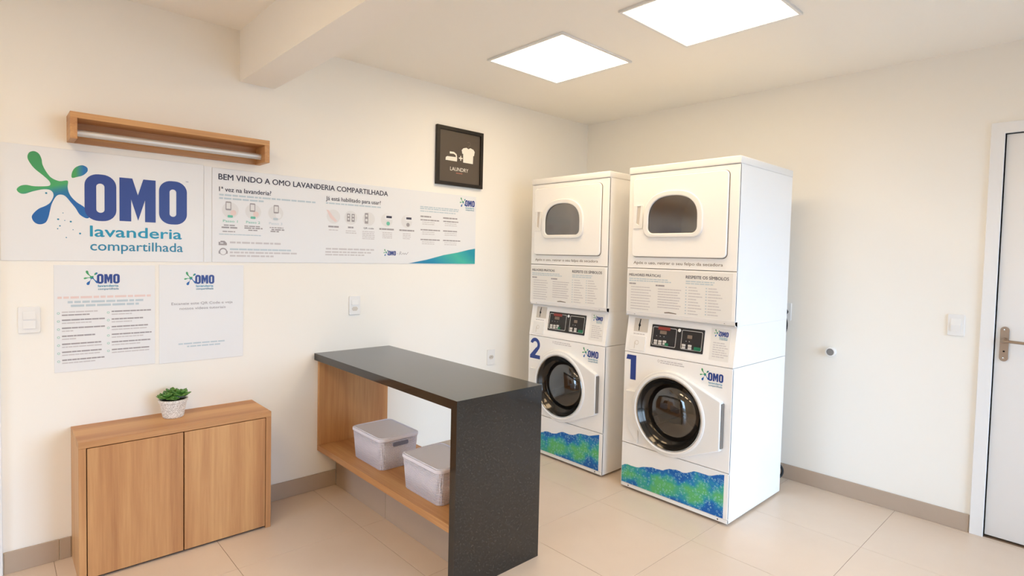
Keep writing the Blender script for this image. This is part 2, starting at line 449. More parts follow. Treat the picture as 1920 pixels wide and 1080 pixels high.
# skirting of cut tiles
BH, BT = 0.096, 0.009
def skirting(parent, runs, along, sgn=1):
    for a, b in runs:
        if along == 'x': box('tile', a + 0.001, b - 0.001, -BT, -0.001, 0.0, BH, 'skirting_tile', parent, 0.0015, 1)
        else: box('tile', a - BT, a - 0.001, b[1] + 0.001, b[0] - 0.001, 0.0, BH, 'skirting_tile', parent, 0.0015, 1)
bl = plate('baseboard_left', [rect(-3.805, -3.575, 0, BH - 0.002)] , -0.004, 0, 'pale_grout', sm=None); struct(bl)
skirting(bl, [(-3.805, -3.617), (-3.617, -3.575), (-2.786, -2.298), (-1.936, -1.8), (-1.8, -1.2), (-1.2, -0.6), (-0.6, -0.01)], 'x')
for a, b_ in ((-2.786, -2.298), (-1.936, -0.01)):
    plate('grout_bed', [rect(a, b_, 0, BH - 0.002)], -0.004, 0, 'pale_grout', bl, sm=None)
br = box('baseboard_right', -0.004, 0, -2.738, -0.004, 0, BH - 0.002, 'pale_grout'); struct(br)
skirting(br, [(0.0, (-0.012, -0.6)), (0.0, (-0.6, -1.2)), (0.0, (-1.2, -1.76)), (0.0, (-1.76, -2.738))], 'y')

# ------------------------------------------------------------------ doors
def door(name, org, rot, width, s=1):
    """casing outer edge at local x 0, leaf beyond it in the direction of s"""
    c = 0.057; top = 2.117
    def bx_(n, x0, x1, *a, **k): return box(n, min(s * x0, s * x1), max(s * x0, s * x1), *a, **k)
    cas = plate(name, [[(s * a, b) for a, b in [(0, 0), (c, 0), (c, top), (c + width, top), (c + width, 0), (2 * c + width, 0), (2 * c + width, top + c), (0, top + c)]]], -0.014, 0.10, 'door_white', bev=0.002)
    cas.location = org; cas.rotation_euler = (0, 0, rot); struct(cas)
    bx_('gap_shade_sheet', c, c + width, 0.055, 0.09, 0, top, 'dark_gap', cas)  # near-black sheet added behind the leaf, paints the shade of its gaps
    lf = bx_('leaf', c + 0.004, c + width - 0.003, 0.008, 0.043, 0.012, top - 0.004, 'door_white', cas, bev=0.002)
    return cas, lf
d1, leaf1 = door('door_1', (0, -2.740, 0), RB, DB1 - DB0)
d1['label'] = 'plain white door with white casing in the right-hand wall'
pl = plate('handle_plate', [rrect(0.080, 0.116, 0.940, 1.120, 0.0179, 8)], 0.001, 0.008, 'handle_nickel', leaf1, 0.0015)
lv = tube('handle_lever', [(0.098, 0.004, 1.048), (0.098, -0.035, 1.048), (0.106, -0.046, 1.048), (0.13, -0.048, 1.049), (0.215, -0.046, 1.046)], 0.0075, 'handle_nickel', leaf1, 14)
lathe('handle_collar', [(0.0, -0.012), (0.013, -0.012), (0.015, -0.008), (0.015, 0.002)], 'handle_nickel', leaf1, 24, center=(0.098, 0, 1.048))
for zz in (0.957, 1.104):
    lathe('screw', [(0.0, -0.0015), (0.004, -0.001), (0.0045, 0.002)], 'chrome', leaf1, 16, center=(0.098, 0, zz))
plate('keyhole', [circ(0.098, 0.992, 0.0045, 16) ], 0.0002, 0.002, 'dark_gap', leaf1)
d2, leaf2 = door('door_2', (-3.807, 0, 0), 0, DW, -1)
d2['label'] = 'white door casing at the far left edge of the left-hand wall'

# glazed opening behind the camera
def window(name, win, org, rot):
    x0, x1, z0, z1 = win; xm = (x0 + x1) / 2
    wf = plate(name, [rect(x0, x1, z0, z1), rect(x0 + 0.05, xm - 0.03, z0 + 0.05, z1 - 0.05), rect(xm + 0.03, x1 - 0.05, z0 + 0.05, z1 - 0.05)], 0.03, 0.09, 'door_white', sm=None); struct(wf)
    wf.location = org; wf.rotation_euler = (0, 0, rot)
    for a, b_ in ((x0 + 0.05, xm - 0.03), (xm + 0.03, x1 - 0.05)):
        box('pane', a, b_, 0.057, 0.063, z0 + 0.05, z1 - 0.05, 'window_glass', wf)
window('window_1', WIN, (0, YB - T, 0), 0)
window('window_2', WIN2, (XL - T, 0, 0), RB)

# ------------------------------------------------------------------ ceiling panels
def panel(x, y, label):
    t = thing('ceiling_light', label, 'ceiling light', (x, y, H), 0, 'square ceiling light panels')
    fr = curve_me([rect(-0.3, 0.3, -0.3, 0.3), rect(-0.286, 0.286, -0.286, 0.286)], 0.012, 0.001, 1, 'frame')
    fr.transform(Matrix.Translation((0, 0, -0.006))); link('frame', fr, 'door_white', t)
    box('diffuser', -0.286, 0.286, -0.286, 0.286, -0.009, -0.003, 'diffuser', t)
panel(-1.381, -0.930, 'square white light panel in the ceiling nearer the corner and left-hand wall')
panel(-1.381, -1.880, 'square white light panel in the ceiling cut off by the top of the frame')
panel(-4.15, -1.300, 'square white ceiling light panel beyond the beam, closest to the sign wall')
panel(-4.15, -2.250, 'square white ceiling light panel beyond the beam, second from the sign wall')
panel(-4.15, -3.400, 'square white ceiling light panel added unseen beyond the beam, closest to the rear window')  # unseen panel, added to brighten the machine fronts

# ------------------------------------------------------------------ logo
SPLASH = [(-3.578, 1.716), (-3.606, 1.711), (-3.633, 1.722), (-3.650, 1.745), (-3.663, 1.775), (-3.667, 1.802), (-3.676, 1.823), (-3.692, 1.831), (-3.708, 1.822), (-3.713, 1.800), (-3.703, 1.775), (-3.687, 1.753), (-3.660, 1.728), (-3.640, 1.705), (-3.640, 1.688), (-3.665, 1.682), (-3.695, 1.680), (-3.718, 1.683), (-3.737, 1.677), (-3.749, 1.661), (-3.739, 1.646), (-3.722, 1.645), (-3.695, 1.658), (-3.66, 1.670), (-3.636, 1.667), (-3.627, 1.646), (-3.638, 1.615), (-3.655, 1.598), (-3.676, 1.585), (-3.692, 1.567), (-3.701, 1.547), (-3.693, 1.525), (-3.675, 1.516), (-3.655, 1.525), (-3.645, 1.55), (-3.640, 1.577), (-3.633, 1.61), (-3.618, 1.643), (-3.603, 1.652), (-3.586, 1.646), (-3.567, 1.62), (-3.550, 1.595), (-3.535, 1.567), (-3.51, 1.552), (-3.50, 1.565), (-3.517, 1.600), (-3.545, 1.622), (-3.565, 1.645), (-3.575, 1.668), (-3.578, 1.69)]
DROP = [(-3.563, 1.731), (-3.562, 1.755), (-3.550, 1.778), (-3.527, 1.791), (-3.508, 1.783), (-3.507, 1.765), (-3.523, 1.746), (-3.545, 1.736)]
DOTS = [(-3.652, 1.654, 4), (-3.612, 1.542, 4), (-3.568, 1.534, 4), (-3.606, 1.513, 3), (-3.614, 1.500, 2.5), (-3.535, 1.482, 4), (-3.584, 1.462, 2.5), (-3.595, 1.571, 2), (-3.560, 1.498, 2), (-3.589, 1.538, 2)]
def stadium(x0, x1, z0, z1, r): return rrect(x0, x1, z0, z1, r, 8)
def logo(parent, x, z, width, y=-0.0006, dots=False, tagline=True):
    """splash and letters; x is the left end, z the middle of the letters"""
    k = width / 0.643
    f = lambda pts: [((a + 3.749) * k + x, (c - 1.65) * k + z) for a, c in pts]
    flat('logo_splash', [f(catmull(SPLASH, 4))], y, 'splash_print', parent)
    flat('logo_drop', [f(catmull(DROP, 4))], y, 'drop_print', parent)
    yy = y - 0.0003
    flat('logo_letter', [f(stadium(-3.518, -3.399, 1.543, 1.757, 0.052)), f(stadium(-3.475, -3.444, 1.581, 1.715, 0.0154))], yy, 'navy_print', parent)
    flat('logo_letter', [f([(-3.387, 1.548), (-3.341, 1.548), (-3.341, 1.652), (-3.313, 1.553), (-3.285, 1.652), (-3.285, 1.548), (-3.241, 1.548), (-3.241, 1.752), (-3.292, 1.752), (-3.314, 1.674), (-3.336, 1.752), (-3.387, 1.752)])], yy, 'navy_print', parent)
    flat('logo_letter', [f(stadium(-3.227, -3.106, 1.543, 1.757, 0.052)), f(stadium(-3.182, -3.153, 1.581, 1.716, 0.0144))], yy, 'navy_print', parent)
    if tagline:
        text('lettering', 'lavanderia', (-3.498 + 3.749) * k + x, (1.471 - 1.65) * k + z, 'teal_print', parent, 0.368 * k, 0.050 * k, yy, 0.018)
        text('lettering', 'compartilhada', (-3.498 + 3.749) * k + x, (1.407 - 1.65) * k + z, 'teal_dark_print', parent, 0.374 * k, 0.044 * k, yy, 0.008)
    if dots:
        for a, c, r in DOTS: flat('logo_dot', [f(circ(a, c, r * 0.001, 10))], y, 'teal_dark_print', parent)

# ------------------------------------------------------------------ signs on the left-hand wall
t = thing('logo_sign', 'white sign panel with large blue OMO logo and green splash', 'sign', (0, 0, 0))
box('panel', -3.802, -3.030, -0.004, -0.0002, 1.357, 1.855, 'print_white', t, 0.0008, 1)
box('joint_strip', -3.0285, -2.992, -0.003, -0.0002, 1.357, 1.851, 'print_white', t, 0.0006, 1)
logo(t, -3.749, 1.65, 0.643, -0.0046, True)
text('lettering', 'TM', -3.112, 1.757, 'navy_print', t, 0.012, 0.006, -0.0046)

t = thing('welcome_sign', 'long white instruction board headed BEM VINDO under the framed laundry picture', 'sign', (0, 0, 0))
box('panel', -2.990, -1.238, -0.004, -0.0002, 1.358, 1.848, 'print_white', t, 0.0008, 1)
Y = -0.0046
text('lettering', 'BEM VINDO A OMO LAVANDERIA COMPARTILHADA', -2.960, 1.790, 'charcoal_print', t, 0.995, 0.030, Y, 0.022)
text('lettering', '1ª vez na lavanderia?', -2.957, 1.729, 'charcoal_print', t, 0.264, 0.024, Y, 0.016)
text('lettering', 'Já está habilitado para usar?', -2.377, 1.731, 'charcoal_print', t, 0.362, 0.024, Y, 0.014)
print_lines('small_print', [(-2.957, -2.441, 1.711, 0.009), (-2.957, -2.733, 1.693, 0.009), (-2.377, -2.014, 1.714, 0.008)], 'blue_grey_print', t, Y, 3)
for i, cx in enumerate((-2.902, -2.787, -2.667)):
    flat('icon_disc', [circ(cx, 1.633, 0.041, 32)], Y, 'pale_disc', t)
    flat('icon_phone', [rrect(cx - 0.024 + 0.006 * i, cx + 0.004 + 0.006 * i, 1.632, 1.678, 0.004, 3), rect(cx - 0.020 + 0.006 * i, cx + 0.006 * i, 1.640, 1.671)], Y - 0.0003, 'grey_print', t)
    flat('icon_patch', [circ(cx + 0.014, 1.620, 0.015, 16)], Y - 0.0003, ('pink_print', 'pink_print', 'print_white')[i], t)
    flat('icon_base', [rrect(cx - 0.014, cx + 0.012, 1.594, 1.607, 0.004, 3)], Y - 0.0003, ('green_print', 'green_print', 'blue_grey_print')[i], t)
    text('lettering', 'Passo %d' % (i + 1), cx, 1.569, ('green_print', 'green_print', 'blue_grey_print')[i], t, 0.072, 0.013, Y, 0.004, 'CENTER')
print_lines('small_print', [(-2.934, -2.876, 1.553, 0.006), (-2.945, -2.868, 1.541, 0.008), (-2.940, -2.872, 1.520, 0.005), (-2.832, -2.752, 1.553, 0.006), (-2.832, -2.738, 1.543, 0.007), (-2.812, -2.765, 1.532, 0.006), (-2.700, -2.625, 1.552, 0.005), (-2.690, -2.620, 1.541, 0.007), (-2.695, -2.640, 1.531, 0.007)], 'grey_print', t, Y, 5)
print_lines('small_print', [(-2.957, -2.743, 1.505, 0.005), (-2.904, -2.570, 1.427, 0.009)], 'blue_grey_print', t, Y, 6, 0.3)
print_lines('small_print', [(-2.904, -2.625, 1.463, 0.010), (-2.904, -2.540, 1.410, 0.009), (-2.904, -2.670, 1.392, 0.009)], 'pale_print', t, Y, 7)
flat('icon_iron', [[(-2.959, 1.447), (-2.919, 1.447), (-2.919, 1.458), (-2.930, 1.470), (-2.950, 1.470), (-2.950, 1.464), (-2.959, 1.464)], rect(-2.951, -2.936, 1.456, 1.461)], Y, 'grey_print', t)
flat('icon_headset', [circ(-2.937, 1.414, 0.019, 28), circ(-2.937, 1.412, 0.0145, 28)], Y, 'grey_print', t)
for cx in (-2.955, -2.919): flat('icon_earpiece', [rrect(cx - 0.004, cx + 0.004, 1.402, 1.418, 0.003, 3)], Y - 0.0002, 'grey_print', t)
for i, cx in enumerate((-2.329, -2.218, -2.097, -1.970, -1.822)):
    flat('icon_disc', [circ(cx, 1.636, 0.042, 32)], Y, 'pale_disc', t)
    if i == 0: flat('icon_hand', [[(cx - 0.045, 1.675), (cx - 0.03, 1.672), (cx - 0.005, 1.640), (cx + 0.025, 1.610), (cx + 0.01, 1.604), (cx - 0.02, 1.625)]], Y - 0.0003, 'pink_print', t)
    if i == 1:
        for q in (-0.015, 0.015): flat('icon_machine', [rrect(cx + q - 0.010, cx + q + 0.010, 1.612, 1.660, 0.002, 2), circ(cx + q, 1.628, 0.006, 12), circ(cx + q, 1.648, 0.006, 12)], Y - 0.0003, 'grey_print', t)
    if i == 2: flat('icon_machine', [rrect(cx - 0.028, cx - 0.004, 1.606, 1.672, 0.002, 2), circ(cx - 0.016, 1.628, 0.008, 12), circ(cx - 0.016, 1.655, 0.007, 12)], Y - 0.0003, 'grey_print', t)
    if i >= 3:
        flat('icon_bubble', [rrect(cx - 0.012, cx + 0.044, 1.640, 1.674, 0.006, 3)], Y - 0.0002, 'print_white', t)
        print_lines('icon_word', [(cx - 0.004, cx + 0.036, 1.657, 0.014)], 'charcoal_print', t, Y - 0.0005, 20 + i, 0.2)
        flat('icon_finger', [circ(cx + 0.010, 1.615, 0.013, 14)], Y - 0.0003, ('green_print', 'grey_print')[i - 3], t)
text('lettering', 'QR code', -2.097, 1.573, 'charcoal_print', t, 0.070, 0.010, Y, 0.006, 'CENTER')
print_lines('small_print', [(-2.361, -2.291, 1.576, 0.010), (-2.236, -2.200, 1.577, 0.010), (-2.023, -1.909, 1.578, 0.010), (-1.877, -1.763, 1.577, 0.010)], 'grey_print', t, Y, 9, 0.2)
print_lines('small_print', [(-2.358, -2.300, 1.556, 0.005), (-2.25, -2.18, 1.555, 0.005), (-2.25, -2.18, 1.543, 0.005)] + [(-2.14, -2.055, 1.556 - 0.011 * q, 0.005) for q in range(5)] + [(-2.0, -1.93, 1.556 - 0.011 * q, 0.005) for q in range(4)] + [(-1.85, -1.79, 1.556 - 0.011 * q, 0.005) for q in range(4)], 'pale_print', t, Y, 10)
print_lines('small_print', [(-2.375, -2.058, 1.443, 0.010), (-2.378, -2.079, 1.424, 0.009), (-2.378, -2.120, 1.408, 0.008)], 'pale_print', t, Y, 11)
logo(t, -1.990, 1.425, 0.090, Y, False, False)
text('lettering', '+', -1.893, 1.418, 'grey_print', t, 0.008, 0.010, Y)
tube('partner_script', [(-1.874, Y, 1.415), (-1.868, Y, 1.436), (-1.860, Y, 1.432), (-1.866, Y, 1.424), (-1.856, Y, 1.418), (-1.846, Y, 1.428), (-1.838, Y, 1.418), (-1.830, Y, 1.428), (-1.822, Y, 1.418), (-1.814, Y, 1.426), (-1.806, Y, 1.434)], 0.0012, 'grey_print', t, 6, 4)
print_lines('small_print', [(-1.719, -1.395, 1.743, 0.008), (-1.719, -1.400, 1.731, 0.008), (-1.718, -1.421, 1.714, 0.007)], 'blue_grey_print', t, Y, 12)
print_lines('small_print', [(-1.715, -1.63, 1.678, 0.010), (-1.53, -1.407, 1.678, 0.010), (-1.715, -1.555, 1.655, 0.008), (-1.528, -1.398, 1.655, 0.008), (-1.713, -1.554, 1.588, 0.008), (-1.528, -1.398, 1.588, 0.008), (-1.712, -1.555, 1.522, 0.008), (-1.527, -1.377, 1.522, 0.008)], 'grey_print', t, Y, 13, 0.3)
print_lines('small_print', [(x0, x1, z0 - 0.013 * q, 0.005) for z0 in (1.640, 1.573, 1.507) for q in range(2) for x0, x1 in ((-1.70, -1.60), (-1.515, -1.41))], 'pale_print', t, Y, 14)
logo(t, -1.388, 1.795, 0.135, Y, False, True)
flat('wave', [[(-1.803, 1.3605), (-1.240, 1.3605), (-1.240, 1.472), (-1.30, 1.462), (-1.40, 1.440), (-1.52, 1.420), (-1.66, 1.386)]], Y, 'wave_print', t)

t = thing('rules_poster', 'white poster with blue OMO logo and two columns of rules beside the light switch', 'poster', (0, 0, 0))
box('sheet', -3.629, -3.244, -0.003, -0.0002, 0.855, 1.339, 'print_white', t, 0.0005, 1)
Y = -0.0036
logo(t, -3.523, 1.2755, 0.136, Y)
print_lines('small_print', [(-3.617, -3.262, 1.192, 0.010)], 'pink_print', t, Y, 31)
print_lines('small_print', [(-3.581, -3.293, 1.171, 0.010), (-3.570, -3.311, 1.154, 0.010)], 'blue_grey_print', t, Y, 32)
dark, lite = [], []
for k, (w1, w2) in enumerate(((0.13, 0.10), (0.157, 0.107), (0.157, 0.04), (0.12, 0.05), (0.15, 0.15), (0.15, 0.14), (0.155, 0.12))):
    z = 1.1265 - 0.0362 * k; (dark if k else lite).append((-3.602, -3.602 + w1, z, 0.0062)); (lite if k else dark).append((-3.602, -3.602 + w2, z - 0.0135, 0.0055))
for k, (w1, w2) in enumerate(((0.16, 0.08), (0.125, 0.08), (0.145, 0.14), (0.16, 0.13), (0.155, 0.12), (0.15, 0.15))):
    z = 1.1215 - 0.0362 * k; dark.append((-3.419, -3.419 + w1, z, 0.0062)); lite.append((-3.419, -3.419 + w2, z - 0.0135, 0.0055))
print_lines('small_print', dark, 'grey_print', t, Y, 33, 0.25); print_lines('small_print', lite, 'pale_print', t, Y, 34, 0.3)
for k in range(7): flat('bullet', [circ(-3.614, 1.122 - 0.0362 * k, 0.005, 12), circ(-3.614, 1.122 - 0.0362 * k, 0.0035, 12)], Y, 'green_print', t)
for k in range(6): flat('bullet', [circ(-3.432, 1.117 - 0.0362 * k, 0.005, 12), circ(-3.432, 1.117 - 0.0362 * k, 0.0035, 12)], Y, 'green_print', t)

t = thing('tutorial_poster', 'white poster with OMO logo and short tutorial note, right of the rules poster', 'poster', (0, 0, 0))
box('sheet', -3.227, -2.835, -0.003, -0.0002, 0.850, 1.342, 'print_white', t, 0.0005, 1)
logo(t, -3.118, 1.268, 0.139, Y)
text('lettering', 'Escaneie este QR Code e veja', -3.032, 1.140, 'grey_print', t, 0.284, 0.013, Y, 0.003, 'CENTER')
text('lettering', 'nossos vídeos tutoriais', -3.031, 1.115, 'grey_print', t, 0.214, 0.013, Y, 0.003, 'CENTER')
print_lines('small_print', [(-3.143, -2.928, 0.941, 0.007), (-3.105, -2.949, 0.926, 0.007)], 'blue_grey_print', t, Y, 36)

# ------------------------------------------------------------------ framed picture
t = thing('framed_picture', 'dark framed laundry picture with white iron and shirt, above the welcome board', 'picture', (0, 0, 0))
plate('frame', [rect(-1.603, -1.196, 1.908, 2.311), rect(-1.578, -1.221, 1.932, 2.286)], -0.024, -0.001, 'picture_black', t, 0.0012)
box('print', -1.579, -1.220, -0.012, -0.001, 1.931, 2.287, 'picture_ground', t)
Y = -0.0126
flat('iron_sole', [[(-1.524, 2.080), (-1.426, 2.080), (-1.424, 2.104), (-1.432, 2.110), (-1.510, 2.107), (-1.522, 2.100)]], Y, 'picture_white', t)
flat('iron_handle', [[(-1.489, 2.128), (-1.489, 2.143), (-1.452, 2.143), (-1.430, 2.130), (-1.424, 2.108), (-1.434, 2.108), (-1.440, 2.124), (-1.456, 2.130)]], Y, 'picture_white', t)
flat('plus_sign', [[(-1.397, 2.090), (-1.389, 2.090), (-1.389, 2.103), (-1.376, 2.103), (-1.376, 2.111), (-1.389, 2.111), (-1.389, 2.124), (-1.397, 2.124), (-1.397, 2.111), (-1.410, 2.111), (-1.410, 2.103), (-1.397, 2.103)]], Y, 'picture_white', t)
flat('shirt', [[(-1.371, 2.080), (-1.283, 2.080), (-1.281, 2.138), (-1.274, 2.138), (-1.268, 2.168), (-1.280, 2.182), (-1.308, 2.190), (-1.326, 2.180), (-1.344, 2.188), (-1.372, 2.180), (-1.386, 2.166), (-1.380, 2.140), (-1.372, 2.142)]], Y, 'picture_white', t)
tube('hanger_hook', [(-1.326, Y, 2.186), (-1.326, Y, 2.200), (-1.312, Y, 2.208), (-1.310, Y, 2.222), (-1.322, Y, 2.230), (-1.336, Y, 2.224)], 0.0016, 'brown_print', t, 6, 4)
text('lettering', 'LAUNDRY', -1.403, 2.013, 'picture_white', t, 0.160, 0.026, Y, 0.0, 'CENTER')
print_lines('small_print', [(-1.432, -1.368, 1.999, 0.007)], 'picture_red', t, Y, 41, 0.2)

# ------------------------------------------------------------------ wall rail
t = thing('hanging_rail', 'open oak box with a metal clothes rod on the wall above the logo sign', 'wall shelf', (0, 0, 0))
box('top_board', -3.580, -2.753, -0.15, -0.0005, 1.975, 2.001, 'oak_along_x', t, 0.0008, 1)
box('back_board', -3.555, -2.778, -0.018, -0.0005, 1.886, 1.975, 'oak_along_x', t)
box('side_board', -3.580, -3.555, -0.15, -0.0005, 1.886, 1.975, 'oak_along_y', t, 0.0008, 1)
box('side_board', -2.778, -2.753, -0.15, -0.0005, 1.886, 1.975, 'oak_along_y', t, 0.0008, 1)
lathe('rod', [(0, -3.555), (0.0150, -3.555), (0.0150, -2.778), (0, -2.778)], 'aluminium', t, 28, 'x', (0, -0.085, 1.921))

# ------------------------------------------------------------------ switches and sockets
def wall_plate(name, label, cat, loc, rot, kind):
    t = thing(name, label, cat, loc, rot, 'white switch and socket plates')
    plate('plate', [rrect(-0.037, 0.037, -0.058, 0.058, 0.006, 4)], -0.009, -0.0003, 'white_plastic', t, 0.002)
    if kind == 'double':
        for z in (0.019, -0.021):
            side_prism('rocker', [(-0.008, z - 0.016), (-0.014, z - 0.016), (-0.0105, z + 0.016), (-0.008, z + 0.016)], -0.021, 0.021, 'white_plastic', t)
    elif kind == 'single':
        side_prism('rocker', [(-0.008, -0.034), (-0.0125, -0.034), (-0.0155, 0.0), (-0.0105, 0.034), (-0.008, 0.034)], -0.022, 0.022, 'white_plastic', t)
    elif kind == 'mixed':
        side_prism('rocker', [(-0.008, 0.004), (-0.014, 0.004), (-0.0105, 0.034), (-0.008, 0.034)], -0.021, 0.021, 'white_plastic', t)
        plate('socket_face', [[(-0.021, -0.021), (-0.012, -0.034), (0.012, -0.034), (0.021, -0.021), (0.012, -0.008), (-0.012, -0.008)]], -0.0095, -0.008, 'plate_grey', t)
    else:
        plate('socket_face', [[(-0.024, 0.0), (-0.013, -0.015), (0.013, -0.015), (0.024, 0.0), (0.013, 0.015), (-0.013, 0.015)]], -0.0098, -0.008, 'plate_grey', t)
        for q in (-0.01, 0.0, 0.01): plate('socket_hole', [circ(q, 0.0 if q else 0.003, 0.0024, 12)], -0.0102, -0.009, 'dark_gap', t)
    return t
wall_plate('light_switch', 'white double rocker switch left of the rules poster', 'light switch', (-3.713, 0, 1.0995), 0, 'double')
wall_plate('switch_plate', 'white switch plate below the welcome board, above the black counter', 'light switch', (-2.186, 0, 1.097), 0, 'mixed')
wall_plate('wall_socket', 'faint white socket low on the wall behind the black counter', 'socket', (-1.065, 0, 0.655), 0, 'socket')
wall_plate('light_switch', 'white rocker switch on the right-hand wall beside the door casing', 'light switch', (0, -2.637, 1.108), RB, 'single')
wall_plate('wall_socket', 'white socket half hidden behind washing machine 1 on the right-hand wall', 'socket', (0, -1.738, 1.102), RB, 'socket')
t = thing('pipe_stub', 'short round white pipe stub sticking out of the right-hand wall', 'pipe', (0, -2.025, 0.876), RB)
lathe('pipe', [(0.022, -0.0005), (0.029, -0.0005), (0.029, -0.028), (0.027, -0.030), (0.022, -0.030), (0.022, -0.0005)], 'white_plastic', t, 32)
lathe('cap', [(0.0, -0.027), (0.021, -0.027), (0.022, -0.025), (0.022, -0.018)], 'handle_grey', t, 32)

# ------------------------------------------------------------------ low cabinet
CX0, CX1, CY, CZ = -3.573, -2.788, -0.296, 0.602
t = thing('low_cabinet', 'low shallow oak cabinet with two plain doors against the left-hand wall', 'cabinet', (-3.18, -0.148, 0))
def cb(name, x0, x1, y0, y1, z0, z1, m, par=None, bev=0.0008):
    return box(name, x0 + 3.18, x1 + 3.18, y0 + 0.148, y1 + 0.148, z0, z1, m, par or t, bev, 1)
cb('top_board', CX0, CX1, CY, -0.0005, CZ - 0.027, CZ, 'oak_along_x')
cb('side_panel', CX0, CX0 + 0.026, CY, -0.0005, 0.0, CZ - 0.0275, 'oak_vertical')
cb('side_panel', CX1 - 0.026, CX1, CY, -0.0005, 0.0, CZ - 0.0275, 'oak_vertical')
cb('gap_shade_fill', CX0 + 0.027, CX1 - 0.027, CY + 0.03, -0.001, 0.02, CZ - 0.028, 'shade_brown')  # dark block behind the doors, its colour stands for shade in the gaps
cb('plinth', CX0 + 0.027, CX1 - 0.027, CY + 0.02, CY + 0.03, 0.0, 0.02, 'shade_brown')  # recessed strip, coloured dark for the shade under the doors
cb('door', CX0 + 0.0295, -3.1855, CY + 0.001, CY + 0.019, 0.012, CZ - 0.031, 'oak_vertical')
cb('door', -3.1805, CX1 - 0.0285, CY + 0.001, CY + 0.019, 0.012, CZ - 0.031, 'oak_vertical')

# ------------------------------------------------------------------ potted succulent
t = thing('potted_succulent', 'small green succulent in a speckled white pot on the low cabinet', 'plant', (-3.187, -0.105, CZ))
lathe('pot', [(0.0, 0.0), (0.040, 0.0), (0.045, 0.005), (0.057, 0.074), (0.062, 0.077), (0.063, 0.090), (0.057, 0.090), (0.054, 0.078), (0.0, 0.078)], 'speckled_ceramic', t, 40, 'z')
lathe('soil', [(0.0, 0.086), (0.035, 0.085), (0.0545, 0.080)], 'soil', t, 24, 'z')
def rosette(cx, cy, cz, size, seed):
    rnd = random.Random(seed); bm = bmesh.new()
    for ring, (n, tilt, ln) in enumerate(((8, 10, 1.0), (7, 34, 0.86), (6, 58, 0.66), (4, 76, 0.46))):
        for i in range(n):
            a = 2 * PI * (i + 0.5 * (ring % 2)) / n + rnd.uniform(-0.15, 0.15)
            L = size * ln * rnd.uniform(0.9, 1.1); wd = L * 0.30; tl = math.radians(tilt + rnd.uniform(-8, 8))
            g = bmesh.ops.create_uvsphere(bm, u_segments=7, v_segments=6, radius=1.0)
            for v in g['verts']:
                x, y, z = v.co
                sx = x * 0.5 + 0.5; wsc = (0.35 + 0.95 * sx) * (1.15 - 0.75 * sx ** 4)
                p = Vector((sx * L, y * wd * wsc, z * L * 0.10 + 0.10 * L * sx * sx))
                p = Matrix.Rotation(-tl, 3, 'Y') @ p
                v.co = Matrix.Rotation(a, 3, 'Z') @ p + Vector((cx, cy, cz))
    return link('rosette', from_bm(bm, 'rosette', 60), 'succulent_leaf', t)
rosette(-0.030, -0.012, 0.096, 0.045, 1); rosette(0.026, -0.014, 0.106, 0.048, 2); rosette(0.002, 0.028, 0.106, 0.046, 3); rosette(-0.004, -0.040, 0.093, 0.028, 4); rosette(0.038, 0.018, 0.096, 0.036, 5); rosette(-0.036, 0.022, 0.096, 0.036, 6)

# ------------------------------------------------------------------ counter
KX0, KX1, KY, KZ = -2.437, -1.938, -1.397, 0.8236
t = thing('stone_counter', 'black granite counter with a waterfall end standing out from the left-hand wall', 'counter', (-2.1875, -0.7, 0))
def kb(name, x0, x1, y0, y1, z0, z1, m, par=None, bev=0.001):
    return box(name, x0 + 2.1875, x1 + 2.1875, y0 + 0.7, y1 + 0.7, z0, z1, m, par or t, bev, 1)
side_prism('countertop', [(KY + 0.7, KZ), (0.6995, KZ), (0.6995, KZ - 0.040), (KY + 0.740, KZ - 0.040)], KX0 + 2.1875, KX1 + 2.1875, 'black_granite', t)   # mitred corner
side_prism('end_slab', [(KY + 0.7, KZ - 0.0003), (KY + 0.740, KZ - 0.0403), (KY + 0.740, 0.0), (KY + 0.7, 0.0)], KX0 + 2.1875, KX1 + 2.1875, 'black_granite', t)
t = thing('open_shelf', 'open oak shelf niche built under the black granite counter', 'shelf', (-2.1875, -0.7, 0))
SB, ST = 0.237, 0.272
kb('wall_board', -2.415, -1.955, -0.022, -0.0005, ST, KZ - 0.041, 'oak_vertical')
kb('shelf_board', -2.415, -1.955, KY + 0.041, -0.0005, SB, ST, 'oak_along_y')
kb('end_board', -2.415, -1.955, KY + 0.041, KY + 0.058, ST, KZ - 0.041, 'oak_vertical')
pt = kb('plinth', -2.288, -1.96, KY + 0.041, -0.011, 0.0, SB, 'pale_grout', bev=0.0)
for a, b_ in ((-0.0105, -0.600), (-0.602, -1.20), (-1.202, KY + 0.042)):
    kb('tile', -2.298, -2.288, b_, a, 0.0, SB - 0.001, 'skirting_tile', pt, 0.0015)

